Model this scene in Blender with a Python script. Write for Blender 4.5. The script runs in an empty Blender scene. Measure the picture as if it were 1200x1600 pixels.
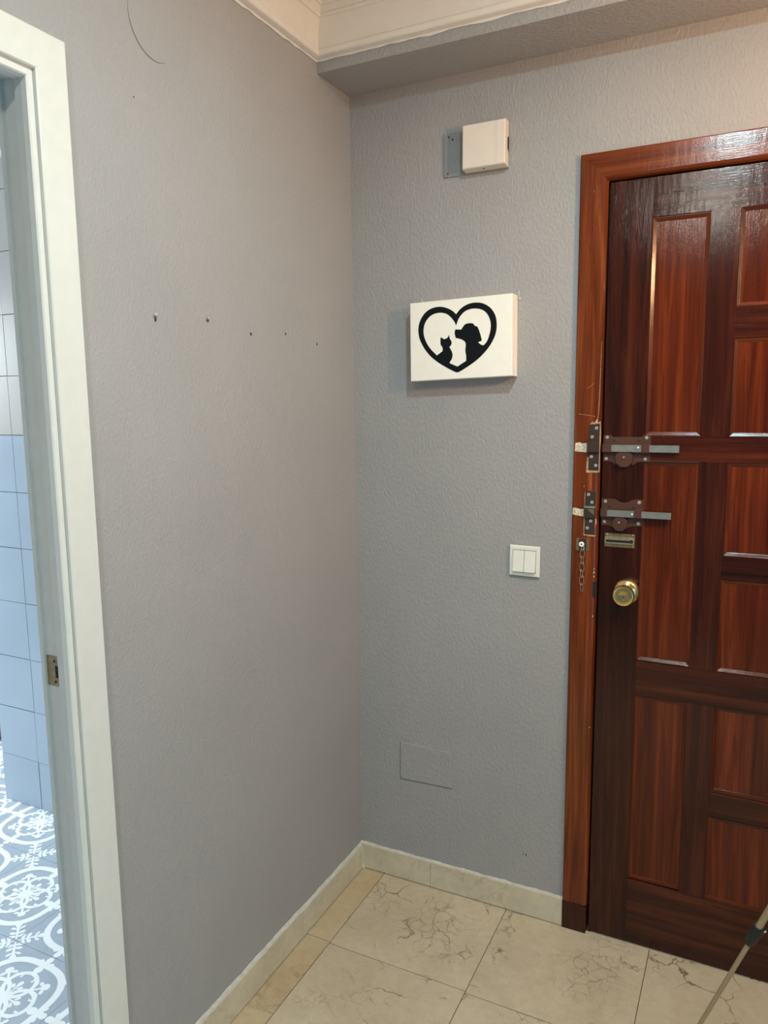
import bpy, bmesh, math, random
from mathutils import Vector, Matrix
S = bpy.context.scene
COL = S.collection
random.seed(7)
PI = math.pi

# ------------------------------------------------------------------ camera
cd = bpy.data.cameras.new('camera'); camo = bpy.data.objects.new('camera', cd); COL.objects.link(camo)
cd.sensor_fit = 'VERTICAL'; cd.sensor_height = 36.0; cd.lens = 1173.74 / 1600 * 36.0; cd.clip_start = .02
YAW, PITCH, ROLL = .4609, .1426, -.0109
f0 = Vector((-math.sin(YAW), math.cos(YAW), 0)); r0 = Vector((math.cos(YAW), math.sin(YAW), 0)); u0 = Vector((0, 0, 1))
fw = f0 * math.cos(PITCH) - u0 * math.sin(PITCH); up = u0 * math.cos(PITCH) + f0 * math.sin(PITCH)
rt = r0 * math.cos(ROLL) + up * math.sin(ROLL); up2 = up * math.cos(ROLL) - r0 * math.sin(ROLL)
camo.matrix_world = Matrix(((rt.x, up2.x, -fw.x, 1.0854), (rt.y, up2.y, -fw.y, -1.9944), (rt.z, up2.z, -fw.z, 1.4894), (0, 0, 0, 1)))
S.camera = camo

# ------------------------------------------------------------------ world, lights, exposure
w = bpy.data.worlds.new('world'); S.world = w; w.use_nodes = True
w.node_tree.nodes['Background'].inputs[0].default_value = (.42, .84, 1.0, 1)
w.node_tree.nodes['Background'].inputs[1].default_value = .2
def point(name, loc, watts, col, r):
    l = bpy.data.lights.new(name, 'POINT'); l.energy = watts; l.color = col; l.shadow_soft_size = r
    o = bpy.data.objects.new(name, l); COL.objects.link(o); o.location = loc; return o
def area(name, loc, target, watts, col, sx, sy):
    l = bpy.data.lights.new(name, 'AREA'); l.shape = 'RECTANGLE'; l.size = sx; l.size_y = sy; l.energy = watts; l.color = col
    o = bpy.data.objects.new(name, l); COL.objects.link(o); o.location = loc
    o.rotation_euler = (Vector(target) - Vector(loc)).to_track_quat('-Z', 'Y').to_euler(); return o
CEIL_LAMP = (.97, -1.08, 2.50); REAR_LAMP = (.82, -2.30, 2.50); WALL_LAMP = (1.55, -.75, 1.95)
def disc(name, loc, watts, col, size):
    l = bpy.data.lights.new(name, 'AREA'); l.shape = 'DISK'; l.size = size; l.energy = watts; l.color = col
    o = bpy.data.objects.new(name, l); COL.objects.link(o); o.location = loc; return o
disc('ceiling_disc', CEIL_LAMP, 18.4, (.60, .92, .98), .08)
disc('rear_ceiling_disc', REAR_LAMP, 18.5, (1.0, .97, .84), .16)
point('wall_bulb', WALL_LAMP, 31.5, (1.0, .58, .28), .02)
area('side_fill', (1.95, -1.95, .75), (0, -1.3, .6), 10, (.25, .72, 1.0), 1.1, 1.2)  # unseen cool fill, added to lift the lower left wall
area('bathroom_daylight', (-2.92, -.55, 1.55), (-1.2, -.75, .2), 105, (.93, 1.0, 1.05), 1.2, 1.1)
S.view_settings.view_transform = 'Standard'; S.view_settings.look = 'None'
S.view_settings.exposure = 0.0; S.view_settings.gamma = 1.0; S.view_settings.use_curve_mapping = False

# ------------------------------------------------------------------ helpers
def obj(name, bm, m, parent=None, smooth=None, bevel=None):
    me = bpy.data.meshes.new(name)
    if bevel: bmesh.ops.bevel(bm, geom=[e for e in bm.edges if len(e.link_faces) == 2 and e.calc_face_angle() > .5], offset=bevel, segments=1, affect='EDGES', clamp_overlap=True)
    bmesh.ops.recalc_face_normals(bm, faces=bm.faces)
    bm.to_mesh(me); bm.free()
    if smooth:
        me.polygons.foreach_set('use_smooth', [True] * len(me.polygons)); me.set_sharp_from_angle(angle=math.radians(smooth))
    o = bpy.data.objects.new(name, me); COL.objects.link(o)
    for mm in (m if isinstance(m, (list, tuple)) else [m]): me.materials.append(mm)
    if parent: o.parent = parent
    return o
def share(src, parent=None, loc=None, rot=None, m=None):
    c = src.copy(); COL.objects.link(c)
    if parent is not None: c.parent = parent
    if loc is not None: c.location = loc
    if rot is not None: c.rotation_euler = rot
    return c
def empty(name, loc=(0, 0, 0)):
    o = bpy.data.objects.new(name, None); COL.objects.link(o); o.location = loc; o.empty_display_size = .05; return o
def tag(o, label=None, cat=None, group=None, kind=None):
    if label: o['label'] = label
    if cat: o['category'] = cat
    if group: o['group'] = group
    if kind: o['kind'] = kind
    return o
def box(bm, x0, x1, y0, y1, z0, z1):
    v = [bm.verts.new(p) for p in ((x0,y0,z0),(x1,y0,z0),(x1,y1,z0),(x0,y1,z0),(x0,y0,z1),(x1,y0,z1),(x1,y1,z1),(x0,y1,z1))]
    for q in ((0,3,2,1),(4,5,6,7),(0,1,5,4),(1,2,6,5),(2,3,7,6),(3,0,4,7)): bm.faces.new([v[i] for i in q])
def B(*a):
    bm = bmesh.new(); box(bm, *a); return bm
def prism(bm, pts, y0, y1, plane='xz'):
    """outline in a plane, extruded along the third axis from y0 to y1"""
    def P(a, b, c): return {'xz': (a, c, b), 'yz': (c, a, b), 'xy': (a, b, c)}[plane]
    A = [bm.verts.new(P(a, b, y0)) for a, b in pts]; Bv = [bm.verts.new(P(a, b, y1)) for a, b in pts]
    n = len(pts)
    fa = bm.faces.new(A); fb = bm.faces.new(Bv[::-1])
    for i in range(n): bm.faces.new((A[i], Bv[i], Bv[(i+1) % n], A[(i+1) % n]))
    fa.normal_update(); fb.normal_update()
    if n > 4: bmesh.ops.triangulate(bm, faces=[fa, fb])
def lathe(bm, prof, seg, M=None):
    """prof: (radius, height) about the local z axis; M places it"""
    M = M or Matrix()
    rings = []
    for r, h in prof:
        if r < 1e-6: rings.append([bm.verts.new(M @ Vector((0, 0, h)))])
        else: rings.append([bm.verts.new(M @ Vector((r*math.cos(2*PI*i/seg), r*math.sin(2*PI*i/seg), h))) for i in range(seg)])
    for a, b in zip(rings, rings[1:]):
        for i in range(seg):
            j = (i+1) % seg
            if len(a) == 1 and len(b) == 1: continue
            if len(a) == 1: bm.faces.new((a[0], b[j], b[i]))
            elif len(b) == 1: bm.faces.new((a[i], a[j], b[0]))
            else: bm.faces.new((a[i], a[j], b[j], b[i]))
def toward(x, y, z):
    """local z axis points out of the back wall (towards -y)"""
    return Matrix.Translation((x, y, z)) @ Matrix.Rotation(PI/2, 4, 'X')
def tube(bm, pts, r, seg=10, closed=False, caps=True):
    pts = [Vector(p) for p in pts]; n = len(pts); rings = []
    nrm = None
    for i in range(n):
        if closed: t = (pts[(i+1) % n] - pts[i-1]).normalized()
        else: t = (pts[min(i+1, n-1)] - pts[max(i-1, 0)]).normalized()
        if nrm is None: nrm = t.orthogonal().normalized()
        nrm = (nrm - t * nrm.dot(t)).normalized(); b = t.cross(nrm)
        rr = r[i] if isinstance(r, (list, tuple)) else r
        rings.append([bm.verts.new(pts[i] + (nrm*math.cos(2*PI*k/seg) + b*math.sin(2*PI*k/seg)) * rr) for k in range(seg)])
    for i in range(n if closed else n-1):
        a, c = rings[i], rings[(i+1) % n]
        for k in range(seg): bm.faces.new((a[k], a[(k+1) % seg], c[(k+1) % seg], c[k]))
    if caps and not closed: bm.faces.new(rings[0][::-1]); bm.faces.new(rings[-1])
def sweep_h(bm, A, Bp):
    """join two equal outlines into a closed moulding piece"""
    va = [bm.verts.new(p) for p in A]; vb = [bm.verts.new(p) for p in Bp]; n = len(A)
    for i in range(n): bm.faces.new((va[i], va[(i+1) % n], vb[(i+1) % n], vb[i]))
    fs = [bm.faces.new(va[::-1]), bm.faces.new(vb)]; [f.normal_update() for f in fs]; bmesh.ops.triangulate(bm, faces=fs)

# ------------------------------------------------------------------ materials
class NT:
    def __init__(s, name):
        s.m = bpy.data.materials.new(name); s.m.use_nodes = True; s.t = s.m.node_tree; s.b = s.t.nodes['Principled BSDF']
    def n(s, typ, **k):
        nd = s.t.nodes.new(typ)
        for a, v in k.items():
            if hasattr(nd, a): setattr(nd, a, v)
            else: nd.inputs[a].default_value = v
        return nd
    def l(s, a, b): s.t.links.new(a, b)
    def inp(s, nd, name, v): nd.inputs[name].default_value = v
    def coords(s, scale=(1,1,1), rand=0.0):
        tc = s.n('ShaderNodeTexCoord'); out = tc.outputs['Object']
        if rand:
            oi = s.n('ShaderNodeObjectInfo'); mu = s.n('ShaderNodeVectorMath', operation='SCALE'); cx = s.n('ShaderNodeCombineXYZ')
            m2 = s.n('ShaderNodeMath', operation='MULTIPLY'); m2.inputs[1].default_value = 7.31
            s.l(oi.outputs['Random'], m2.inputs[0]); s.l(oi.outputs['Random'], cx.inputs[0]); s.l(m2.outputs[0], cx.inputs[1]); s.l(oi.outputs['Random'], cx.inputs[2])
            s.l(cx.outputs[0], mu.inputs[0]); mu.inputs['Scale'].default_value = rand
            ad = s.n('ShaderNodeVectorMath', operation='ADD'); s.l(out, ad.inputs[0]); s.l(mu.outputs[0], ad.inputs[1]); out = ad.outputs[0]
        mp = s.n('ShaderNodeMapping'); mp.inputs['Scale'].default_value = scale; s.l(out, mp.inputs[0]); return mp.outputs[0]
    def noise(s, vec, scale, detail=3, rough=.5, dist=0):
        nd = s.n('ShaderNodeTexNoise'); nd.inputs['Scale'].default_value = scale; nd.inputs['Detail'].default_value = detail
        nd.inputs['Roughness'].default_value = rough; nd.inputs['Distortion'].default_value = dist; s.l(vec, nd.inputs['Vector']); return nd
    def ramp(s, fac, stops, interp='LINEAR'):
        nd = s.n('ShaderNodeValToRGB'); cr = nd.color_ramp; cr.interpolation = interp
        while len(cr.elements) < len(stops): cr.elements.new(.5)
        for e, (p, c) in zip(cr.elements, stops):
            e.position = p; e.color = (c, c, c, 1) if not isinstance(c, (tuple, list)) else (*c, 1)
        s.l(fac, nd.inputs[0]); return nd.outputs[0]
    def mix(s, fac, a, b, mode='MIX'):
        nd = s.n('ShaderNodeMix', data_type='RGBA', blend_type=mode)
        for sock, v in ((nd.inputs[0], fac), (nd.inputs[6], a), (nd.inputs[7], b)):
            if isinstance(v, (int, float)): sock.default_value = v
            elif isinstance(v, tuple): sock.default_value = (*v, 1)
            else: s.l(v, sock)
        return nd.outputs[2]
    def bump(s, h, strength, dist):
        nd = s.n('ShaderNodeBump'); nd.inputs['Strength'].default_value = strength; nd.inputs['Distance'].default_value = dist
        s.l(h, nd.inputs['Height']); s.l(nd.outputs[0], s.b.inputs['Normal']); return nd
    def base(s, c): 
        if isinstance(c, tuple): s.b.inputs['Base Color'].default_value = (*c, 1)
        else: s.l(c, s.b.inputs['Base Color'])
    def set(s, **k):
        for a, v in k.items(): s.b.inputs[a].default_value = v
        return s
def plain(name, c, rough=.5, metal=0, var=.06, scale=40, bump=0.0, bscale=200):
    t = NT(name); v = t.coords()
    n = t.noise(v, scale, 3).outputs[0]
    lo = tuple(x*(1-var) for x in c); hi = tuple(min(1, x*(1+var)) for x in c)
    t.base(t.ramp(n, [(.3, lo), (.7, hi)])); t.set(Roughness=rough, Metallic=metal)
    if bump:
        t.bump(t.noise(v, bscale, 2).outputs[0], 1.0, bump)
    return t.m

def stucco(name, c, amp, sc, stretch):
    t = NT(name); v = t.coords((1, 1, stretch))
    big = t.noise(t.coords(), 3.0, 3).outputs[0]
    t.base(t.ramp(big, [(.3, tuple(x*.96 for x in c)), (.7, tuple(x*1.03 for x in c))]))
    a = t.noise(v, sc, 2, .5, .3).outputs[0]
    drop = t.ramp(a, [(.42, 0.0), (.62, 1.0)], 'EASE')
    fine = t.noise(v, sc*2.6, 2).outputs[0]
    h = t.mix(.25, drop, fine)
    slow = t.noise(t.coords(), 9, 2).outputs[0]
    h2 = t.mix(.5, h, slow, 'ADD')
    t.bump(h2, 1.0, amp); t.set(Roughness=.62); t.b.inputs['Specular IOR Level'].default_value = .3
    return t.m
WALL = (.355, .342, .345)
M = {}
M['wall_back'] = stucco('grey_stucco_paint', WALL, .0008, 150, .55)
M['wall_left'] = stucco('grey_fine_stucco_paint', WALL, .0005, 150, .8)
M['soffit'] = stucco('grey_soffit_paint', WALL, .0010, 120, 1)
M['plaster'] = plain('white_plaster', (.78, .745, .70), .6, bump=.0006, bscale=60)
M['crown'] = plain('white_moulding_paint', (.74, .70, .65), .55, var=.02)
M['white_wall'] = plain('off_white_wall_paint', (.62, .60, .57), .7)
M['white_gloss'] = plain('white_gloss_paint', (.69, .69, .66), .33, var=.02, bump=.0004, bscale=25)
M['white_satin'] = plain('white_satin_jamb_paint', (.54, .56, .55), .4, var=.03, bump=.0004, bscale=25)
M['canvas'] = plain('cream_white_board', (.92, .88, .80), .55, var=.015)
M['black_print'] = plain('black_print', (.006, .008, .010), .5, var=.1)
M['black_print'].node_tree.nodes['Principled BSDF'].inputs['Specular IOR Level'].default_value = .12
M['plastic'] = plain('aged_white_plastic', (.77, .68, .60), .42, var=.015)
M['switch'] = plain('white_switch_plastic', (.80, .79, .73), .3, var=.01)
M['dark'] = plain('dark_void', (.008, .008, .009), .8)
M['grey_plate'] = plain('grey_painted_plate', (.25, .25, .26), .5, bump=.0005, bscale=90)
M['brown_metal'] = plain('brown_enamelled_steel', (.072, .027, .016), .42, var=.1)
M['dark_brown_metal'] = plain('dark_brown_enamelled_steel', (.034, .019, .014), .45, var=.1)
M['chain_steel'] = plain('dull_steel_chain', (.42, .36, .28), .4, metal=.8)
M['steel'] = plain('brushed_steel', (.50, .49, .45), .33, metal=.9, var=.12, scale=60)
M['screw'] = plain('zinc_screw', (.72, .72, .70), .3, metal=.7, var=.1, scale=300)
M['screw_slot'] = plain('screw_recess', (.12, .12, .12), .5, metal=.5)
M['brass'] = plain('polished_brass', (.80, .60, .27), .17, metal=1.0, var=.05)
M['worn_brass'] = plain('worn_pale_brass', (.50, .43, .29), .35, metal=.8, var=.15, scale=120)
M['old_brass'] = plain('tarnished_brass', (.30, .235, .135), .38, metal=.85, var=.2, scale=120)
M['raw_wood'] = plain('raw_splintered_wood', (.50, .30, .17), .8, var=.35, scale=150, bump=.002, bscale=250)
M['putty'] = plain('chipped_cream_putty', (.62, .53, .40), .85, var=.3, scale=180, bump=.003, bscale=220)
M['nail_hole'] = plain('nail_hole_shadow', (.05, .05, .05), .9)
M['scratch'] = plain('grey_scratch', (.20, .19, .19), .9)
M['wall_chip'] = plain('lifted_paint_chip', (.45, .44, .43), .8)
M['tube'] = plain('champagne_aluminium', (.40, .315, .20), .34, metal=.55, var=.03)
M['black_plastic'] = plain('black_plastic', (.004, .006, .006), .55)
M['grout'] = plain('dark_tile_joint', (.13, .10, .07), .9)
M['bath_grout'] = plain('grey_tile_joint', (.20, .23, .26), .8)
M['wicker'] = plain('brown_wicker', (.24, .13, .06), .7, var=.3, scale=90)
def wood(name, dark, mid, light, axis='z', rough=.14, streak=1.0):
    t = NT(name)
    s = {'z': (38, 38, 1.7), 'x': (1.7, 38, 38)}[axis]; s2 = {'z': (210, 210, 5), 'x': (5, 210, 210)}[axis]; s3 = {'z': (9, 9, .7), 'x': (.7, 9, 9)}[axis]
    v = t.coords(s, rand=3.0); v2 = t.coords(s2, rand=3.0); v3 = t.coords(s3, rand=3.0)
    a = t.noise(v, 1.0, 4, .6, .6).outputs[0]; b = t.noise(v2, 1.0, 3, .6, .2).outputs[0]; c = t.noise(v3, 1.0, 2, .5, .4).outputs[0]
    col = t.ramp(a, [(.28, dark), (.5, mid), (.72, light)])
    fine = t.ramp(b, [(.30, .45), (.55, 1.0)])
    col = t.mix(.55 * streak, col, fine, 'MULTIPLY')
    cl = t.ramp(c, [(.3, .66), (.7, 1.12)])
    col = t.mix(.8, col, cl, 'MULTIPLY')
    t.base(col)
    fs = t.noise(t.coords({'z': (520, 520, 16), 'x': (16, 520, 520)}[axis], rand=2.0), 1.0, 2).outputs[0]
    rp = t.noise(t.coords({'z': (60, 60, 22), 'x': (70, 60, 14)}[axis]), 1.0, 2).outputs[0]
    wv = t.noise(t.coords(), 420, 2, .5).outputs[0]
    h = t.mix(.45, fs, wv); h = t.mix(.5, h, rp)
    t.bump(h, 1.0, .00065)
    t.set(Roughness=rough); t.b.inputs['Specular IOR Level'].default_value = .36
    return t.m
ST = ((.016, .0028, .0011), (.040, .0072, .0028), (.085, .0180, .0064))
PN = ((.044, .0058, .0013), (.102, .0160, .0033), (.205, .0390, .0080))
FR = ((.075, .0125, .0028), (.165, .0330, .0070), (.31, .0780, .0180))
M['stile'] = wood('dark_mahogany_upright', *ST); M['rail'] = wood('dark_mahogany_crosspiece', *[tuple(x*1.15 for x in c) for c in ST], axis='x')
M['panel'] = wood('red_mahogany_panel', *PN); M['bead'] = wood('mahogany_panel_moulding', *[tuple(x*.85 for x in c) for c in PN], rough=.2)
M['bead_x'] = wood('mahogany_cross_moulding', *[tuple(x*.85 for x in c) for c in PN], axis='x', rough=.2)
M['frame'] = wood('varnished_mahogany_frame', *FR, rough=.15); M['frame_x'] = wood('varnished_mahogany_head', *FR, axis='x', rough=.15)
M['plinth'] = wood('dark_mahogany_plinth', *ST, rough=.3)
def marble(name, c1, c2, veincol, vein=1.0):
    t = NT(name); v = t.coords(rand=9.0)
    big = t.noise(v, 5, 4, .6, .5).outputs[0]; sm = t.noise(v, 45, 4, .65).outputs[0]
    col = t.ramp(big, [(.3, c1), (.7, c2)]); col = t.mix(.35, col, t.ramp(sm, [(.3, .72), (.65, 1.08)]), 'MULTIPLY')
    warp = t.noise(v, 7, 4, .6); wv = t.n('ShaderNodeVectorMath', operation='SCALE'); wv.inputs['Scale'].default_value = .13
    sub = t.n('ShaderNodeVectorMath', operation='SUBTRACT'); sub.inputs[1].default_value = (.5, .5, .5)
    t.l(warp.outputs['Color'], sub.inputs[0]); t.l(sub.outputs[0], wv.inputs[0])
    ad = t.n('ShaderNodeVectorMath', operation='ADD'); t.l(v, ad.inputs[0]); t.l(wv.outputs[0], ad.inputs[1])
    vo = t.n('ShaderNodeTexVoronoi', feature='DISTANCE_TO_EDGE'); vo.inputs['Scale'].default_value = 8.5; t.l(ad.outputs[0], vo.inputs['Vector'])
    line = t.ramp(vo.outputs['Distance'], [(0.0, 1.0), (.010, .6), (.026, 0.0)])
    gate = t.ramp(t.noise(v, 6.5, 3, .6).outputs[0], [(.48, 0.0), (.60, 1.0)])
    vo2 = t.n('ShaderNodeTexVoronoi', feature='DISTANCE_TO_EDGE'); vo2.inputs['Scale'].default_value = 26; t.l(ad.outputs[0], vo2.inputs['Vector'])
    line2 = t.ramp(vo2.outputs['Distance'], [(0.0, .7), (.02, .35), (.06, 0.0)])
    gate2 = t.ramp(t.noise(v, 4.2, 4, .6).outputs[0], [(.55, 0.0), (.66, 1.0)])
    f1 = t.mix(1.0, line, gate, 'MULTIPLY'); f2 = t.mix(1.0, line2, gate2, 'MULTIPLY'); fac = t.mix(1.0, f1, f2, 'LIGHTEN')
    fv = t.n('ShaderNodeMath', operation='MULTIPLY'); fv.inputs[1].default_value = .88 * vein; t.l(fac, fv.inputs[0])
    col = t.mix(fv.outputs[0], col, veincol); t.base(col)
    t.bump(sm, .4, .0003); t.set(Roughness=.38)
    return t.m
M['marble'] = marble('cream_veined_marble', (.50, .415, .295), (.60, .515, .385), (.12, .075, .04))
M['marble_strip'] = marble('ochre_cream_marble', (.47, .36, .22), (.57, .47, .32), (.16, .095, .05), .5)
M['skirting'] = marble('pale_marble_skirting', (.58, .51, .38), (.68, .61, .47), (.36, .28, .17), .45)
M['caulk'] = plain('smeared_grey_white_caulk', (.56, .54, .48), .8, var=.12, scale=60, bump=.001, bscale=80)
M['bath_tile'] = plain('pale_blue_glazed_tile', (.43, .55, .67), .3, var=.03, scale=6)
M['bath_tile_white'] = plain('off_white_glazed_tile', (.56, .57, .54), .3, var=.02, scale=6)
M['floor_grey'] = plain('slate_blue_cement_tile', (.33, .41, .48), .5, var=.07, scale=14)
M['floor_print'] = plain('white_tile_ornament', (.80, .86, .88), .5, var=.03, scale=14)
M['bath_ceiling'] = plain('bathroom_ceiling_paint', (.40, .45, .49), .7)

# ------------------------------------------------------------------ room shell
ROOM_X, ROOM_Y, CEIL = 1.78, -3.6, 2.56
# back wall with the entrance opening
bm = bmesh.new()
box(bm, -.055, .700, 0, .13, -.02, CEIL+.05); box(bm, 1.580, ROOM_X+.1, 0, .13, -.02, CEIL+.05); box(bm, .700, 1.580, 0, .13, 2.052, CEIL+.05)
wall_back = tag(obj('wall_back', bm, M['wall_back']), 'grey stucco wall holding the wooden entrance door and the light switch', 'wall', kind='structure')
# left wall with the doorway
DY0, DY1, DZ = -1.0965, -1.8165, 2.0125        # clear opening of the inner doorway
bm = bmesh.new()
box(bm, -.055, 0, DY0+.022, 0, -.02, CEIL+.05); box(bm, -.055, 0, ROOM_Y, DY1-.022, -.02, CEIL+.05); box(bm, -.055, 0, DY1-.022, DY0+.022, DZ+.022, CEIL+.05)
wall_left = tag(obj('wall_left', bm, M['wall_left']), 'bare grey stucco wall with a row of nail holes left of the corner', 'wall', kind='structure')
bm = bmesh.new(); RX = (ROOM_X, ROOM_X+.1)
box(bm, *RX, -1.35, 0, -.02, CEIL+.05); box(bm, *RX, ROOM_Y, -2.55, -.02, CEIL+.05); box(bm, *RX, -2.55, -1.35, 2.06, CEIL+.05)
tag(obj('wall_right', bm, M['wall_left']), 'grey side wall of the hall with an unseen opening added for fill light', 'wall', kind='structure')  # opening added so the side fill and world light reach the left wall
bm = bmesh.new(); FY = ROOM_Y
box(bm, -.055, .45, FY-.1, FY, -.02, CEIL+.05); box(bm, 1.35, ROOM_X+.1, FY-.1, FY, -.02, CEIL+.05); box(bm, .45, 1.35, FY-.1, FY, 2.1, CEIL+.05)
tag(obj('wall_front', bm, M['wall_left']), 'pale hall wall with a wide opening added behind the viewpoint for ambient light', 'wall', kind='structure')  # opening added to let world light in as general fill
tag(obj('ceiling', B(-.055, ROOM_X+.1, ROOM_Y-.1, 0, CEIL, CEIL+.06), M['plaster']), 'white plaster ceiling of the hall', 'ceiling', kind='structure')
# dropped beam along the back wall
SD, SZ = .1767, 2.348
wall_beam = obj('beam', B(0.0005, ROOM_X-.0005, -SD, -.0005, SZ, CEIL-.0005), M['soffit'])
tag(wall_beam, 'grey stucco beam dropped along the top of the door wall', 'beam', kind='structure')
# crown moulding
CP = [(0, 2.3775), (.006, 2.3785), (.016, 2.3815), (.0185, 2.384), (.0195, 2.3935), (.0185, 2.3965), (.0145, 2.3975), (.0142, 2.4010), (.0146, 2.415), (.0162, 2.430), (.0195, 2.444), (.0245, 2.4545), (.0310, 2.4615), (.0345, 2.4625), (.0365, 2.4685), (.0340, 2.4730), (.0365, 2.4765), (.0430, 2.4830), (.0480, 2.4840), (.0490, 2.4960), (.0620, 2.520), (.084, 2.532), (.088, 2.546), (.092, CEIL), (0, CEIL)]
crown = empty('trim_3', (0, -SD, 2.38))
def off(o, p): o.parent = p; o.matrix_parent_inverse = Matrix.Translation(-p.location); return o
bm = bmesh.new(); sweep_h(bm, [(d, -SD-d, z) for d, z in CP], [(d, ROOM_Y+d, z) for d, z in CP])
off(obj('moulding_length', bm, M['crown'], smooth=22), crown)
bm = bmesh.new(); sweep_h(bm, [(d, -SD-d, z) for d, z in CP], [(ROOM_X-d, -SD-d, z) for d, z in CP])
off(obj('moulding_length', bm, M['crown'], smooth=22), crown)
# smeared paint edge under the moulding
bm = bmesh.new(); n = 60
for wall in (0, 1):
    prev = None
    for i in range(n+1):
        s = i/n*1.6; dz = .0022*math.sin(s*23)+.0018*math.sin(s*61+1)+.0012*random.uniform(-1, 1)
        pt = [(.0012, -SD-s, 2.3775-.0015-abs(dz)), (.0042, -SD-s, 2.3792)] if wall == 0 else [(s, -SD-.0012, 2.3775-.0012-abs(dz)), (s, -SD-.0042, 2.3792)]
        cur = [bm.verts.new(p) for p in pt]
        if prev: bm.faces.new((prev[0], cur[0], cur[1], prev[1]))
        prev = cur
off(obj('paint_edge', bm, M['crown']), crown)
tag(crown, 'white stepped plaster crown moulding around the ceiling edge', 'moulding', kind='structure')

# ------------------------------------------------------------------ hall floor: marble tiles
floor = obj('floor', B(-.055, ROOM_X, ROOM_Y-.1, .04, -.03, -.0022), M['grout']); tag(floor, 'cream veined marble tile floor of the hall', 'floor', kind='structure')
J = .0011
xs = [0.010, .0885, .4915, .8945, 1.298, 1.702, ROOM_X]
ys = [.0, -.3545, -.7575, -1.1605, -1.5635, -1.9665, -2.3695, -2.7725, -3.1755, ROOM_Y]
for i in range(len(xs)-1):
    for j in range(len(ys)-1):
        y_off = -.0055*i if j > 0 else 0
        y_off2 = -.0055*i
        a0, a1 = xs[i]+J, xs[i+1]-J; b1, b0 = ys[j]-J+y_off, ys[j+1]+J+y_off2
        if j == len(ys)-2: b0 = ROOM_Y
        h = random.uniform(-.0002, .0002)
        bm = bmesh.new(); box(bm, a0, a1, b0, b1, -.012, h)
        obj('marble_tile', bm, M['marble_strip'] if i == 0 else M['marble'], floor, bevel=.0012)
# threshold strip of floor under the door
obj('marble_tile', B(.735, 1.55, .001, .04, -.012, -.0004), M['marble'], floor)

# ------------------------------------------------------------------ marble skirting
def skirting(name, pieces, label):
    e = empty(name, (0, 0, 0))
    for p in pieces:
        bm = bmesh.new(); box(bm, *p); obj('skirting_piece', bm, M['skirting'], e, bevel=.0022)
    tag(e, label, 'skirting', kind='structure'); return e
HB, TB = .0815, .0125
bl = skirting('baseboard_left', [(0.0002, TB, -.374, -.0002, .0028, .0795), (.0002, TB, -1.012, -.3752, .0028, HB+.001)], 'pale marble skirting along the bare grey wall')
bb = skirting('baseboard_back', [(TB+.0006, .2475, -TB, -.0002, .0028, .0815), (.2485, .6560, -TB, -.0002, .0028, HB+.001)], 'pale marble skirting under the light switch wall')
def caulk(parent, path, out):
    bm = bmesh.new(); prev = None
    for i, (p, hz) in enumerate(path):
        q = Vector(p); o = Vector(out)
        w_ = .0038 + .0009*math.sin(i*.9) + .0009*math.sin(i*2.3+1) + random.uniform(0, .0008)
        cur = [bm.verts.new(q + Vector((0, 0, hz + w_)) + o*.0005), bm.verts.new(q + Vector((0, 0, hz + .0018)) + o*.004), bm.verts.new(q + Vector((0, 0, hz+.0004)) + o*(.0085 + random.uniform(0, .003)))]
        if prev:
            bm.faces.new((prev[0], cur[0], cur[1], prev[1])); bm.faces.new((prev[1], cur[1], cur[2], prev[2]))
        prev = cur
    obj('caulk_line', bm, M['caulk'], parent, smooth=60)
caulk(bl, [((0, -i*.016, 0), .0795 if i*.016 < .374 else .0825) for i in range(63)], (1, 0, 0))
caulk(bb, [((i*.016 if i < 41 else .656, 0, 0), .0815) for i in range(42)], (0, -1, 0))
bm = bmesh.new(); tube(bm, [(TB, -TB, .002), (TB+.0008, -TB-.0008, .006), (TB+.0002, -TB-.0002, .03), (TB, -TB, .074)], [.006, .0028, .0018, .0025], 6)
obj('corner_caulk', bm, M['caulk'], bb, smooth=60)

# ------------------------------------------------------------------ entrance door frame (trim_1)
def frame_parts(root, prof, u0, u1, ztop, mp, mats, names=('frame_post', 'frame_head'), z_bot=0.0, outer_flip=1):
    """mp(u, z, h) -> xyz ; profile pts (o outward from the opening, h out of the wall)"""
    s = 1 if u1 > u0 else -1
    for k, u in ((0, u0), (1, u1)):
        sg = -s if k == 0 else s
        bm = bmesh.new(); sweep_h(bm, [mp(u+sg*o, z_bot, h) for o, h in prof], [mp(u+sg*o, ztop+o, h) for o, h in prof])
        obj(names[0], bm, mats[0], root)
    bm = bmesh.new(); sweep_h(bm, [mp(u0-s*o, ztop+o, h) for o, h in prof], [mp(u1+s*o, ztop+o, h) for o, h in prof])
    obj(names[1], bm, mats[1], root)
EX0, EX1, EZ = .7242, 1.5558, 2.0270
FT = .014
fr = empty('trim_1', (0, 0, 0)); tag(fr, 'varnished red mahogany frame around the entrance door', 'door frame', kind='structure')
EP = [(0, -.004), (0, .002), (.003, .0095), (.0060, .0128), (.009, FT), (.0647, FT), (.0672, .0122), (.0672, .0003), (.02, .0003), (.02, -.004)]
frame_parts(fr, EP, EX0, EX1, EZ, lambda u, z, h: (u, -h, z), (M['frame'], M['frame_x']), z_bot=.0835)
for x0, x1 in ((EX0-.0677, EX0-.001), (EX1+.001, EX1+.0677)):
    obj('frame_plinth', B(x0, x1, -FT-.001, -.0003, .0002, .0828), M['plinth'], fr, bevel=.0015)
bm = bmesh.new(); box(bm, .7005, EX0-.0002, .0043, .12, .0, EZ+.02); obj('door_jamb', bm, M['stile'], fr)
bm = bmesh.new(); box(bm, EX1, 1.5795, .0043, .12, .0, EZ+.02); obj('door_jamb', bm, M['stile'], fr)
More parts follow.
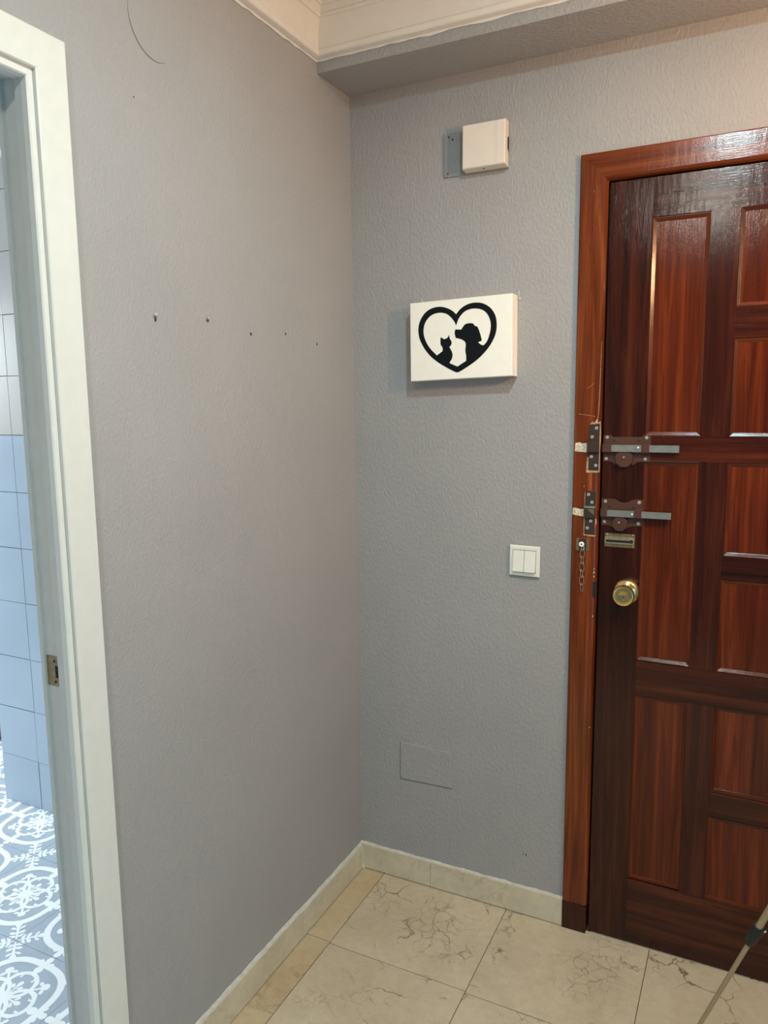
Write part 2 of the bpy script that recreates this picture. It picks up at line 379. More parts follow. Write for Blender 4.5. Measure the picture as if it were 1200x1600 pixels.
bm = bmesh.new(); box(bm, EX0, EX1, .0043, .12, EZ, EZ+.02); obj('door_jamb', bm, M['stile'], fr)
for q in ((EX0, .752, .0445, .12, -.03, EZ), (1.528, EX1, .0445, .12, -.03, EZ), (.752, 1.528, .0445, .12, 1.995, EZ), (.752, 1.528, .0445, .12, -.03, .02)):
    obj('light_seal', B(*q), M['plinth'], fr)  # unseen strips added behind the door edges to block light leaks

# ------------------------------------------------------------------ entrance door leaf (door_1)
DX0, DX1, DB, DT, TH = .7292, 1.5508, .004, 2.0225, .042
door = empty('door_1', (0, 0, 0)); tag(door, 'dark mahogany panelled entrance door with bolts and brass knob', 'door', kind='structure')
colx = [(.8300, .9610), (1.0230, 1.2570), (1.3190, 1.4500)]
rows_side = [(.1940, .7195), (.8150, 1.3385), (1.4030, 1.9290)]
rows_mid = [(.1900, .4240), (.4900, .7215), (.8130, 1.0515), (1.1090, 1.3410), (1.4020, 1.6350), (1.7060, 1.9320)]
obj('stile', B(DX0, colx[0][0], 0, TH, DB, DT), M['stile'], door, bevel=.0012)
obj('stile', B(colx[2][1], DX1, 0, TH, DB, DT), M['stile'], door, bevel=.0012)
# full-width rails
RZ = [(DB, .192), (.7205, .8140), (1.3400, 1.4025), (1.9305, DT)]
for z0, z1 in RZ: obj('rail', B(colx[0][0]+.0003, colx[2][1]-.0003, .0003, TH, z0, z1), M['rail'], door, bevel=.0006)
for z0, z1 in zip([r[1] for r in RZ[:-1]], [r[0] for r in RZ[1:]]):
    for xa, xb in ((colx[0][1], colx[1][0]), (colx[1][1], colx[2][0])):
        obj('muntin', B(xa, xb, .0002, TH, z0+.0003, z1-.0003), M['stile'], door, bevel=.0006)
for (a, b) in ((0, 1), (2, 3), (4, 5)):
    obj('cross_rail', B(colx[1][0]+.0003, colx[1][1]-.0003, .0004, TH, rows_mid[a][1], rows_mid[b][0]), M['rail'], door, bevel=.0006)
def panel(x0, x1, z0, z1):
    obj('panel', B(x0+.001, x1-.001, .0056, .03, z0+.001, z1-.001), M['panel'], door)
    # sloping moulding of four mitred lengths, dropping from the frame face to the panel
    mw = .0105
    def piece(c, m):
        bm = bmesh.new(); A, Bq = c
        sweep_h(bm, A, Bq); obj('panel_moulding', bm, m, door)
    def sec(x, z, dx, dz):
        return [(x, .0100, z), (x, .0032, z), (x+dx*.0011, .0032, z+dz*.0011), (x+dx*.0020, .0012, z+dz*.0020), (x+dx*(mw-.0012), .0047, z+dz*(mw-.0012)), (x+dx*mw, .0054, z+dz*mw), (x+dx*mw, .0100, z+dz*mw)]
    piece((sec(x0, z0, 1, 1), sec(x0, z1, 1, -1)), M['bead']); piece((sec(x1, z0, -1, 1), sec(x1, z1, -1, -1)), M['bead'])
    piece((sec(x0, z0, 1, 1), sec(x1, z0, -1, 1)), M['bead_x']); piece((sec(x0, z1, 1, -1), sec(x1, z1, -1, -1)), M['bead_x'])
for c, rows in ((0, rows_side), (1, rows_mid), (2, rows_side)):
    for z0, z1 in rows: panel(colx[c][0], colx[c][1], z0, z1)

# screws, shared mesh, local z out of the wall
def screw_mesh():
    bm = bmesh.new(); lathe(bm, [(0, .0006), (.0009, .0006), (.0011, .0016), (.0026, .0014), (.0032, .0004), (.0032, 0)], 12, Matrix.Rotation(PI/2, 4, 'X'))
    o = obj('screw', bm, [M['screw'], M['screw_slot']], None, smooth=50)
    for p in o.data.polygons:
        if (p.center.x**2 + p.center.z**2) < .0009**2: p.material_index = 1
    return o
SCREW = screw_mesh(); first_screw = [True]
def screw(parent, x, y, z, s=1.0):
    o = SCREW if first_screw[0] else SCREW.copy()
    if first_screw[0]: first_screw[0] = False
    else: COL.objects.link(o)
    o.parent = parent; o.location = (x, y, z); o.scale = (s, s, s); o.rotation_euler = (0, random.uniform(0, 3), 0); return o

def octagon(cx, cz, r, sx=1.0):
    return [(cx + sx*r*math.cos(PI/8+k*PI/4), cz + r*math.sin(PI/8+k*PI/4)) for k in range(8)]
def sliding_bolt(outline, bar, sleeve, bridge, oc, ocr, screws, knob, notch, pin):
    """a surface bolt: plate on the door, steel bar in two brown sleeves, lock cylinder below"""
    bm = bmesh.new(); prism(bm, outline, -.0026, .0002)
    p = obj('bolt_plate', bm, M['brown_metal'], door, bevel=.0007); p['label'] = 'brown enamelled bolt plate with steel bar'
    zb0, zb1 = bar[2], bar[3]
    obj('bolt_bar', B(bar[0], bar[1], -.0165, -.0085, zb0, zb1), M['steel'], p, bevel=.0008)
    obj('bolt_housing', B(bar[0]-.004, bridge[0]+.0005, -.0086, -.0024, zb0-.001, zb1+.001), M['dark_brown_metal'], p)
    for s0, s1 in (sleeve, bridge):
        bm = bmesh.new(); prism(bm, [(-.0024, zb0-.0052), (-.0085, zb0-.0022), (-.0185, zb0-.0016), (-.0185, zb1+.0016), (-.0085, zb1+.0022), (-.0024, zb1+.0060)], s0, s1, 'yz')
        obj('bolt_sleeve', bm, M['brown_metal'], p, bevel=.0008)
    for nx, nz in notch: obj('guide_notch', B(nx-.0022, nx+.0022, -.0031, -.0024, nz-.0020, nz+.0020), M['dark'], p)
    bm = bmesh.new(); prism(bm, octagon(oc[0], oc[1], ocr), -.0135, -.0024); obj('lock_cylinder', bm, M['brown_metal'], p, bevel=.0014)
    bm = bmesh.new(); lathe(bm, [(0, .006), (.0018, .0058), (.0026, .004), (.0026, 0)], 12, toward(pin[0], -.0135, pin[1])); obj('cylinder_pin', bm, M['screw'], p, smooth=50)
    bm = bmesh.new(); lathe(bm, [(0, .0045), (.0022, .0042), (.0036, .0028), (.0040, 0)], 14, toward(knob[0], -.0185, knob[1])); obj('bar_stud', bm, M['screw'], p, smooth=60)
    for x, z in screws: screw(p, x, -.0026, z, 1.4)
    return p
bo1 = [(.7300, 1.3372), (.7300, 1.3365), (.7465, 1.3370), (.7525, 1.3345), (.7590, 1.3290), (.8060, 1.3290), (.8125, 1.3345), (.8190, 1.3372), (.8440, 1.3372), (.8468, 1.3400), (.8468, 1.4020), (.8445, 1.4052), (.8290, 1.4052), (.8245, 1.4000), (.7520, 1.4000), (.7480, 1.4045), (.7320, 1.4045), (.7300, 1.4025)]
sliding_bolt(bo1, (.7515, .9145, 1.3630, 1.3805), (.7300, .7525), (.8255, .8445), (.7837, 1.3455), .0235, [(.7395, 1.3985), (.8360, 1.3985), (.7385, 1.3438), (.8345, 1.3445)], (.8180, 1.3735), [(.7565, 1.3905), (.8175, 1.3905)], (.7840, 1.3490))
bo2 = [(.7300, 1.1730), (.7335, 1.1700), (.7480, 1.1705), (.7560, 1.1680), (.7620, 1.1640), (.7960, 1.1640), (.8010, 1.1680), (.8080, 1.1712), (.8300, 1.1712), (.8335, 1.1745), (.8335, 1.2375), (.8305, 1.2410), (.8120, 1.2410), (.8050, 1.2385), (.7960, 1.2330), (.7850, 1.2312), (.7740, 1.2330), (.7660, 1.2385), (.7600, 1.2400), (.7330, 1.2400), (.7300, 1.2370)]
sliding_bolt(bo2, (.7450, .9025, 1.1960, 1.2125), (.7300, .7470), (.8140, .8320), (.7790, 1.1770), .0205, [(.7400, 1.2330), (.8240, 1.2335), (.7390, 1.1800), (.8235, 1.1790)], (.8095, 1.2040), [(.7500, 1.2195), (.8095, 1.2195)], (.7775, 1.1810))

# chain slide on the door
sl = obj('chain_slide', B(.7410, .8165, -.0018, .0002, 1.1140, 1.1500), M['old_brass'], door, bevel=.0006)
bm = bmesh.new(); prism(bm, [(-.0018, 1.1215), (-.0062, 1.1235), (-.0062, 1.1385), (-.0018, 1.1410)], .7412, .8163, 'yz'); ch = obj('slide_channel', bm, M['worn_brass'], sl, bevel=.0006)
obj('slide_slot', B(.7450, .8065, -.0066, -.0060, 1.1270, 1.1335), M['dark'], sl)
bm = bmesh.new(); lathe(bm, [(0, .0006), (.0046, .0006), (.0046, 0)], 16, toward(.8085, -.0061, 1.1311)); obj('slide_hole', bm, M['dark'], sl)
for x, z in ((.7465, 1.1458), (.8105, 1.1458), (.7475, 1.1175), (.8110, 1.1175)):
    bm = bmesh.new(); lathe(bm, [(0, .0012), (.0018, .001), (.0028, .0001)], 10, toward(x, -.0018, z)); obj('screw', bm, M['old_brass'], sl, smooth=60)

# brass knob
kn = obj('door_knob', (lambda b: (lathe(b, [(.0335, -.0002), (.0340, .003), (.0315, .0085), (.0270, .0120), (.0175, .0145), (.0150, .0180), (.0155, .0250), (.0215, .0310), (.0258, .0370), (.0270, .0440), (.0266, .0530), (.0245, .0560), (.0205, .0572), (.0100, .0560), (.0055, .0556), (0, .0556)], 48, toward(.8000, 0, .9975)), b)[1])(bmesh.new()), M['brass'], door, smooth=28)
kn['label'] = 'round polished brass knob'
bm = bmesh.new(); box(bm, .7995, .8010, -.0572, -.0557, .9930, .9985); obj('keyhole', bm, M['dark'], kn)
for x, z in ((.7930, 1.0230), (.8250, .9880)):
    bm = bmesh.new(); lathe(bm, [(0, .0012), (.0015, .001), (.0018, 0)], 10, toward(x, -.0095, z)); obj('rose_screw', bm, M['old_brass'], kn, smooth=60)

# latch gap in the frame edge, bolt keepers and chain on the frame
def keeper(x0, x1, z0, z1, zc0, zc1, mat, screws, boxed):
    bm = bmesh.new(); box(bm, x0, x1, -FT-.0024, -FT+.0002, z0, z1); k = obj('bolt_keeper', bm, mat, fr, bevel=.0006)
    if boxed:
        bm = bmesh.new(); prism(bm, [(-FT-.0024, zc0-.004), (-FT-.0125, zc0), (-FT-.0125, zc1), (-FT-.0024, zc1+.005)], x0-.0035, x1-.0005, 'yz'); obj('keeper_bridge', bm, mat, k, bevel=.0007)
    else:
        # open staple: dark socket with a bent tongue and a bright lip above it
        obj('keeper_socket', B(x0-.0015, x1-.0005, -FT-.0085, -FT-.0024, zc0, zc1), M['dark_brown_metal'], k, bevel=.0006)
        obj('keeper_lip', B(x0-.0010, x1+.0005, -FT-.0105, -FT-.0024, zc1+.0008, zc1+.0058), M['steel'], k, bevel=.0005)
        bm = bmesh.new(); prism(bm, [(x0+.006, zc1-.002), (x1-.001, zc1-.001), (x1-.001, zc0+.007)], -FT-.0100, -FT-.0084); obj('keeper_tongue', bm, M['old_brass'], k)
    for x, z in screws: screw(k, x, -FT-.0024, z, 1.4)
    return k
keeper(.6965, .7225, 1.3145, 1.4325, 1.3620, 1.3885, M['dark_brown_metal'], [(.7145, 1.4225), (.7040, 1.4000), (.7035, 1.3490), (.7150, 1.3265)], True)
keeper(.6905, .7170, 1.1455, 1.2590, 1.1900, 1.2150, M['dark_brown_metal'], [(.6990, 1.2505), (.7080, 1.2305), (.7065, 1.1810), (.6980, 1.1620)], False)
def patch(name, pts, m, h=.0007):
    bm = bmesh.new(); prism(bm, pts, -FT-h, -FT+.0002); return obj(name, bm, m, fr)
# chipped bare wood around the keepers
patch('chipped_recess', [(.6595, 1.3630), (.6690, 1.3615), (.6930, 1.3600), (.6935, 1.3845), (.6800, 1.3830), (.6720, 1.3855), (.6610, 1.3840)], M['putty'])
patch('chipped_recess', [(.6580, 1.1965), (.6690, 1.1940), (.6890, 1.1915), (.6895, 1.2125), (.6790, 1.2105), (.6700, 1.2135), (.6590, 1.2140)], M['putty'])
patch('splinter', [(.6905, 1.3075), (.7245, 1.3085), (.7240, 1.3135), (.6965, 1.3140), (.6965, 1.3480), (.6925, 1.3470), (.6910, 1.3200)], M['raw_wood'])
patch('splinter', [(.6955, 1.4330), (.7000, 1.4345), (.7035, 1.4405), (.7060, 1.4360), (.7100, 1.4380), (.7145, 1.4465), (.7170, 1.4370), (.7215, 1.4390), (.7240, 1.4300), (.7235, 1.4330), (.6965, 1.4325)], M['raw_wood'])
patch('splinter', [(.7228, 1.3100), (.7250, 1.3105), (.7246, 1.3600), (.7258, 1.3980), (.7243, 1.4400), (.7229, 1.4400)], M['raw_wood'], .0030)
patch('splinter', [(.6880, 1.1420), (.7175, 1.1400), (.7200, 1.1435), (.6905, 1.1450), (.6903, 1.2580), (.6885, 1.2560)], M['raw_wood'])
patch('splinter', [(.7172, 1.1450), (.7185, 1.1700), (.7210, 1.1740), (.7205, 1.1860), (.7172, 1.1880)], M['raw_wood'])
patch('crack_line', [(.7148, 1.4400), (.7160, 1.4400), (.7188, 1.4640), (.7200, 1.5100), (.7208, 1.6400), (.7203, 1.6400), (.7188, 1.5100), (.7174, 1.4640)], M['raw_wood'], .0004)
patch('crack_line', [(.6680, 1.4585), (.7100, 1.4520), (.7100, 1.4527), (.6680, 1.4592)], M['raw_wood'], .0004)
patch('crack_line', [(.6880, 1.5230), (.7040, 1.5360), (.7040, 1.5365), (.6880, 1.5236)], M['raw_wood'], .0004)
patch('crack_line', [(.7030, 1.2640), (.7042, 1.3060), (.7047, 1.3060), (.7036, 1.2640)], M['raw_wood'], .0004)
patch('crack_line', [(.6850, 1.2720), (.6875, 1.2740), (.6868, 1.2680)], M['raw_wood'], .0005)
# chipped latch mouth low on the frame edge
obj('latch_mouth', B(.7165, .7240, -FT-.0004, -FT+.0060, .9780, 1.0190), M['dark'], fr)
for z, s_ in ((1.0530, .0016), (1.0440, .0022), (1.0330, .0016), (.9250, .0016), (.6130, .0012)):
    bm = bmesh.new(); prism(bm, [(.7180-s_, z-s_*1.5), (.7180+s_, z), (.7180-s_*.3, z+s_*1.8)], -FT-.0003, -FT+.0025); obj('paint_chip', bm, M['putty'], fr)

# door chain hanging from its anchor plate on the frame
cp = obj('chain_anchor', B(.6695, .7035, -FT-.0016, -FT+.0002, 1.1005, 1.1335), M['old_brass'], fr, bevel=.0005); cp['label'] = 'small brass plate with hanging steel door chain'
obj('anchor_dark_plate', B(.6780, .6960, -FT-.0028, -FT-.0014, 1.1010, 1.1325), M['dark_brown_metal'], cp)  # dark brown strip down the middle of the brass plate
bm = bmesh.new(); lathe(bm, [(.0022, .0145), (.0055, .0150), (.0068, .0135), (.0068, .0115), (.0040, .0100), (.0040, 0)], 20, toward(.6870, -FT-.0026, 1.1200)); obj('anchor_stud', bm, M['canvas'], cp, smooth=40)
bm = bmesh.new(); lathe(bm, [(0, .0120), (.0024, .0120)], 16, toward(.6870, -FT-.0026, 1.1200)); obj('stud_hole', bm, M['dark'], cp)
def link_mesh(L, W, r):
    bm = bmesh.new(); pts = []
    for k in range(10): a = PI*k/9; pts.append((W/2*math.cos(a), 0, L/2-W/2 + W/2*math.sin(a)))
    for k in range(10): a = PI + PI*k/9; pts.append((W/2*math.cos(a), 0, -(L/2-W/2) + W/2*math.sin(a)))
    tube(bm, pts, r, 7, closed=True); return bm
LK = None
cz, cx = 1.1120, .6885
for i in range(7):
    if LK is None: LK = obj('chain_link', link_mesh(.0240, .0105, .0009), M['chain_steel'], cp, smooth=70); o = LK
    else: o = LK.copy(); COL.objects.link(o)
    o.location = (cx, -FT-.0070, cz); o.rotation_euler = (random.uniform(-.08, .08), random.uniform(-.06, .06), .15 if i % 2 else PI/2-.35)
    cz -= .0182; cx += random.uniform(-.0007, .0005)
tube_bm = bmesh.new(); tube(tube_bm, [(.6865, -FT-.0120, 1.1165), (.6920, -FT-.0110, 1.1150), (.6925, -FT-.0100, 1.1070), (.6880, -FT-.0095, 1.1040), (.6840, -FT-.0090, 1.1080)], .0013, 7); obj('chain_ring', tube_bm, M['screw'], cp, smooth=70)

# ------------------------------------------------------------------ inner doorway casing (trim_2)
cs = empty('trim_2', (0, DY0, 0)); tag(cs, 'white painted casing around the inner doorway', 'door frame', kind='structure')
def offl(o): return off(o, cs)
FLAT = [(.0165, .0002), (.0165, .0150), (.0185, .0172), (.0770, .0172), (.0795, .0150), (.0795, .0002)]
BEAD = [(0, -.0015), (0, .0110), (.0020, .0135), (.0105, .0135), (.0125, .0110), (.0127, .0078), (.0165, .0076), (.0165, -.0015)]
n0 = set(COL.objects)
frame_parts(cs, FLAT, DY0, DY1, DZ, lambda u, z, h: (h, u, z), (M['white_gloss'], M['white_gloss']), ('casing_board', 'casing_head'))
frame_parts(cs, BEAD, DY0, DY1, DZ, lambda u, z, h: (h, u, z), (M['white_gloss'], M['white_gloss']), ('casing_bead', 'casing_bead'))
for y0, y1, ys in ((DY0+.0095, DY0+.0215, DY0), (DY1-.0215, DY1-.0095, DY1)):
    obj('jamb_lining', B(-.0585, -.0018, y0, y1, 0, DZ+.0095), M['white_satin'], cs, bevel=.001)
    a, b_ = (ys, y0-.0002) if ys == DY0 else (y1+.0002, ys)
    obj('door_stop', B(-.0165, -.0018, a, b_, 0, DZ), M['white_satin'], cs, bevel=.001)
obj('jamb_lining', B(-.0585, -.0018, DY1-.0215, DY0+.0215, DZ+.0097, DZ+.0215), M['white_satin'], cs, bevel=.001)
obj('door_stop', B(-.0165, -.0018, DY1, DY0, DZ+.0002, DZ+.0095), M['white_satin'], cs, bevel=.001)
# casing on the bathroom side
frame_parts(cs, [(.004, .0002), (.004, .009), (.075, .012), (.075, .0002)], DY0, DY1, DZ, lambda u, z, h: (-.0552-h, u, z), (M['white_satin'], M['white_satin']), ('casing_board', 'casing_head'))
sp = obj('strike_plate', B(-.0540, -.0225, DY0+.0080, DY0+.0096, .9880, 1.0440), M['old_brass'], cs, bevel=.0004); sp['label'] = 'small brass strike plate'
obj('strike_hole', B(-.0335, -.0245, DY0+.0077, DY0+.0081, 1.0040, 1.0260), M['dark'], sp)
for z in (1.0350, .9960): obj('screw', (lambda b: (lathe(b, [(0, .0008), (.0022, .0006), (.0026, 0)], 10, Matrix.Translation((-.0345, DY0+.0080, z)) @ Matrix.Rotation(PI/2, 4, 'X')), b)[1])(bmesh.new()), M['dark'], sp)
for o in set(COL.objects) - n0:
    if o.parent == cs: off(o, cs)

# ------------------------------------------------------------------ marks on the left wall
def hole(y, z, s, chip=True):
    bm = bmesh.new(); pts = [(y + s*(1+.5*random.uniform(-1, 1))*math.cos(a), z + 1.5*s*(1+.4*random.uniform(-1, 1))*math.sin(a)) for a in [2*PI*k/9 for k in range(9)]]
    prism(bm, pts, .0001, .0005, 'yz'); h = obj('nail_hole', bm, M['nail_hole'], wall_left)
    if chip:
        bm = bmesh.new(); lathe(bm, [(0, .0026), (s*.5, .0020), (s*.9, 0)], 6, Matrix.Translation((0, y+s*.9, z+s*1.1)) @ Matrix.Rotation(PI/2, 4, 'Y')); obj('lifted_chip', bm, M['wall_chip'], wall_left)
        bm = bmesh.new(); lathe(bm, [(0, .0020), (s*.4, .0016), (s*.7, 0)], 6, Matrix.Translation((0, y-s*.5, z+s*.3)) @ Matrix.Rotation(PI/2, 4, 'Y')); obj('lifted_chip', bm, M['scratch'], wall_left)
hole(-.8223, 1.6648, .0050); hole(-.6617, 1.6746, .0036); hole(-.5051, 1.6581, .0036); hole(-.3586, 1.6693, .0030); hole(-.2074, 1.6538, .0032)
hole(-.8475, 2.0657, .0014, False)
bm = bmesh.new(); pts = []
for k in range(21):
    t_ = k/20; a = math.radians(170 + t_*125)
    pts.append((.0002, -.7850 + .0660*math.cos(a), 2.2220 + .0700*math.sin(a)))
tube(bm, pts, [.0003 + .0010*math.sin(PI*(k/20)) for k in range(21)], 6); ring = obj('ring_mark', bm, M['scratch'], wall_left)
def scuff(x, z, w_, h_, tilt, m='scratch'):
    bm = bmesh.new(); c, s = math.cos(tilt), math.sin(tilt)
    prism(bm, [(x + a*c - b*s, z + a*s + b*c) for a, b in ((-w_, 0), (-w_*.3, -h_), (w_, -h_*.3), (w_*.4, h_))], -.0006, .0001); obj('wall_scuff', bm, M[m], wall_back)
scuff(.5455, .1840, .0052, .0015, 1.2, 'nail_hole'); scuff(.5370, .1830, .0040, .0012, 1.0, 'nail_hole'); scuff(.4270, .7930, .0050, .0008, .1); scuff(.4560, 1.2900, .0016, .0012, .3)

# ------------------------------------------------------------------ heart picture box on the wall
def catmull(P, sub=5, ang=45):
    out = []; n = len(P); V = [Vector((p[0], p[1], 0)) for p in P]
    corner = []
    for i in range(n):
        a, b = (V[i]-V[i-1]), (V[(i+1) % n]-V[i]); corner.append(a.angle(b) > math.radians(ang))
    for i in range(n):
        p0, p1, p2, p3 = V[i-1], V[i], V[(i+1) % n], V[(i+2) % n]
        m1 = Vector() if corner[i] else (p2-p0)*.5
        m2 = Vector() if corner[(i+1) % n] else (p3-p1)*.5
        if corner[i]: m1 = (p2-p1)*.9
        if corner[(i+1) % n]: m2 = (p2-p1)*.9
        for k in range(sub):
            t = k/sub; h = (2*t**3-3*t*t+1)*p1 + (t**3-2*t*t+t)*m1 + (-2*t**3+3*t*t)*p2 + (t**3-t*t)*m2
            out.append((h.x, h.y))
    return out
HO = [(-0.0115, 0.0664), (0.0019, 0.0805), (0.0211, 0.0903), (0.0426, 0.0932), (0.064, 0.0896), (0.0841, 0.0774), (0.0971, 0.0591), (0.102, 0.0381), (0.101, 0.0163), (0.0942, -0.0031), (0.0815, -0.0235), (0.0627, -0.0439), (0.0413, -0.061), (0.0172, -0.076), (-0.0036, -0.0867), (-0.011, -0.087), (-0.0221, -0.0823), (-0.0421, -0.0719), (-0.0646, -0.0585), (-0.0874, -0.0405), (-0.1052, -0.0191), (-0.1179, 0.0045), (-0.1224, 0.0255), (-0.1203, 0.046), (-0.1112, 0.0649), (-0.096, 0.0799), (-0.0758, 0.0877), (-0.0546, 0.0886), (-0.0348, 0.0828), (-0.0213, 0.0752)]
HI = [(-0.0114, 0.0366), (-0.0029, 0.0563), (0.0116, 0.071), (0.0284, 0.0772), (0.0428, 0.0778), (0.0618, 0.0733), (0.076, 0.0615), (0.0844, 0.0435), (0.0857, 0.0259), (0.0824, 0.0084), (0.0755, -0.0089), (0.0661, -0.0189), (0.0577, -0.0158), (0.0512, -0.01), (0.0612, -0.0067), (0.06, 0.0007), (0.0551, 0.0164), (0.049, 0.03), (0.0419, 0.0331), (0.037, 0.0395), (0.0262, 0.0408), (0.0142, 0.0386), (0.0074, 0.0312), (0.0033, 0.0253), (-0.0138, 0.0267), (-0.0157, 0.0167), (-0.0125, 0.0041), (0.0022, 0.0001), (0.012, -0.0055), (0.0161, -0.0129), (0.0152, -0.0308), (0.0175, -0.0444), (0.0176, -0.0575), (-0.0073, -0.0718), (-0.0284, -0.0627), (-0.0296, -0.0597), (-0.0234, -0.0508), (-0.0215, -0.0395), (-0.0247, -0.0292), (-0.0309, -0.0194), (-0.0248, -0.0122), (-0.0248, -0.0043), (-0.0297, 0.0038), (-0.0315, 0.0129), (-0.0372, 0.0053), (-0.0459, 0.0023), (-0.0566, 0.0085), (-0.0566, -0.0097), (-0.0508, -0.0202), (-0.0508, -0.0293), (-0.0671, -0.0401), (-0.0848, -0.0233), (-0.0975, -0.0056), (-0.1051, 0.0131), (-0.1068, 0.0293), (-0.1024, 0.0473), (-0.0909, 0.0626), (-0.0746, 0.0711), (-0.0558, 0.0729), (-0.0397, 0.069), (-0.0274, 0.06), (-0.0175, 0.0482)]
pic = empty('wall_picture', (.354, -.0006, 1.660)); tag(pic, 'white box picture with a black heart holding cat and dog silhouettes', 'picture')
PD = .0490
bm = bmesh.new(); prism(bm, [(-.1465, -.1085), (.1455, -.1005), (.1430, .1100), (-.1475, .1035)], -PD, -.0005)
obj('picture_box', bm, M['canvas'], pic, bevel=.0014)
for z in (0,):
    obj('side_seam', B(.1455, .1462, -.020, -.0190, -.099, .108), M['canvas'], pic)
bm = bmesh.new()
def ring_v(P): 
    vs = [bm.verts.new((x, -PD-.0003, z)) for x, z in P]; return [bm.edges.new((vs[i], vs[(i+1) % len(vs)])) for i in range(len(vs))]
es = ring_v(catmull(HO)) + ring_v(catmull(HI))
bmesh.ops.triangle_fill(bm, use_beauty=True, use_dissolve=False, edges=es)
hp = obj('heart_print', bm, M['black_print'], pic); hp['label'] = 'black heart outline with cat and dog'
for x, zt in ((-.1290, .1090), (.1480, .1110)):
    bm = bmesh.new(); tube(bm, [(x, -.004, zt-.012), (x, -.007, zt), (x, -.0065, zt+.009), (x, -.0005, zt+.010)], .0007, 6); obj('hanger_wire', bm, M['screw'], pic, smooth=60)
bm = bmesh.new(); tube(bm, [(.1500, -.001, .1035), (.1515, -.006, .1040), (.1520, -.007, .0985), (.1505, -.002, .0980)], .0008, 6); obj('hanger_hook', bm, M['screw'], pic, smooth=60)

# ------------------------------------------------------------------ door chime above the picture
bell = empty('door_chime', (.380, -.0005, 2.150)); tag(bell, 'white plastic door chime box on a grey backplate high on the wall', 'door chime')
X = lambda x: x-.380
bp_ = obj('backplate', B(X(.2905), X(.4680), -.0040, 0, -.0580, .0530), M['grey_plate'], bell, bevel=.0008)
obj('backplate_rim', B(X(.2905), X(.3000), -.0058, -.0035, -.0575, .0525), M['grey_plate'], bp_, bevel=.0008)
for x, z in ((.3025, .0440), (.3135, .0360), (.3000, -.0490)):
    bm = bmesh.new(); lathe(bm, [(0, .0024), (.0016, .0022), (.0026, .0002)], 10, toward(X(x), -.0040, z)); obj('screw', bm, M['dark_brown_metal'], bp_, smooth=60)
bm = bmesh.new()
x0, x1, zb, zt, yd = X(.3530), X(.4690), -.0530, .0550, -.0365
prism(bm, [(x0, zb), (x1, zb), (x1, zt), (x0, zt)], yd, -.0042)
for v in bm.verts:
    if v.co.y > -.02 and v.co.z < 0: v.co.z -= .003
cv = obj('chime_cover', bm, M['plastic'], bell, bevel=.0022)
for gx in (.4415, .4470, ):
    obj('cover_groove', B(X(gx), X(gx)+.0009, yd-.0003, yd+.0012, zb+.004, zt-.003), M['white_satin'], cv)
obj('side_slot', (lambda b: (prism(b, [(-.0050, -.0190), (-.0150, -.0120), (-.0150, .0150), (-.0050, .0200)], X(.4680), X(.4697), 'yz'), b)[1])(bmesh.new()), M['dark'], cv)
bm = bmesh.new(); lathe(bm, [(0, .0010), (.0024, .0010), (.0024, 0)], 10, Matrix.Translation((X(.4080), -.0220, zb-.0012)) @ Matrix.Rotation(PI, 4, 'X')); obj('cover_screw', bm, M['dark'], cv)

# ------------------------------------------------------------------ light switch
sw = empty('light_switch', (.5287, -.0005, 1.0575)); tag(sw, 'white double rocker light switch on the wall beside the door', 'light switch')
sw_rot = math.radians(.6)
bm = bmesh.new(); h = .0425
A = [(-h, -h), (h, -h), (h, h), (-h, h)]
prism(bm, A, -.0085, 0); obj('switch_plate', bm, M['switch'], sw, bevel=.0022)
obj('switch_inset', B(-.0325, .0325, -.0092, -.0080, -.0315, .0315), M['scratch'], sw)
for x0, x1 in ((-.0315, -.0006), (.0006, .0315)):
    bm = bmesh.new(); prism(bm, [(-.0082, -.0290), (-.0165, -.0290), (-.0112, .0300), (-.0082, .0300)], x0, x1, 'yz'); obj('rocker', bm, M['switch'], sw, bevel=.0010)
sw.rotation_euler = (0, sw_rot, 0)

# ------------------------------------------------------------------ blank cover painted over low on the wall
bc = empty('blank_cover', (.229, -.0003, .395)); tag(bc, 'blank rectangular cover plate painted over in wall grey above the skirting', 'cover plate')
bm = bmesh.new(); prism(bm, [(-.0855, -.0600), (-.0790, -.0612), (.0820, -.0575), (.0850, -.0540), (.0830, .0575), (-.0850, .0590)], -.0030, 0)
obj('cover_plate', bm, M['wall_back'], bc, bevel=.0018)
bm = bmesh.new(); box(bm, -.0872, -.0848, -.0006, 0, -.0620, .0560); box(bm, -.0860, .0850, -.0006, 0, -.0640, -.0606)
for v in bm.verts:
    if v.co.x > .05: v.co.z += .0035
obj('edge_gap', bm, M['scratch'], bc)

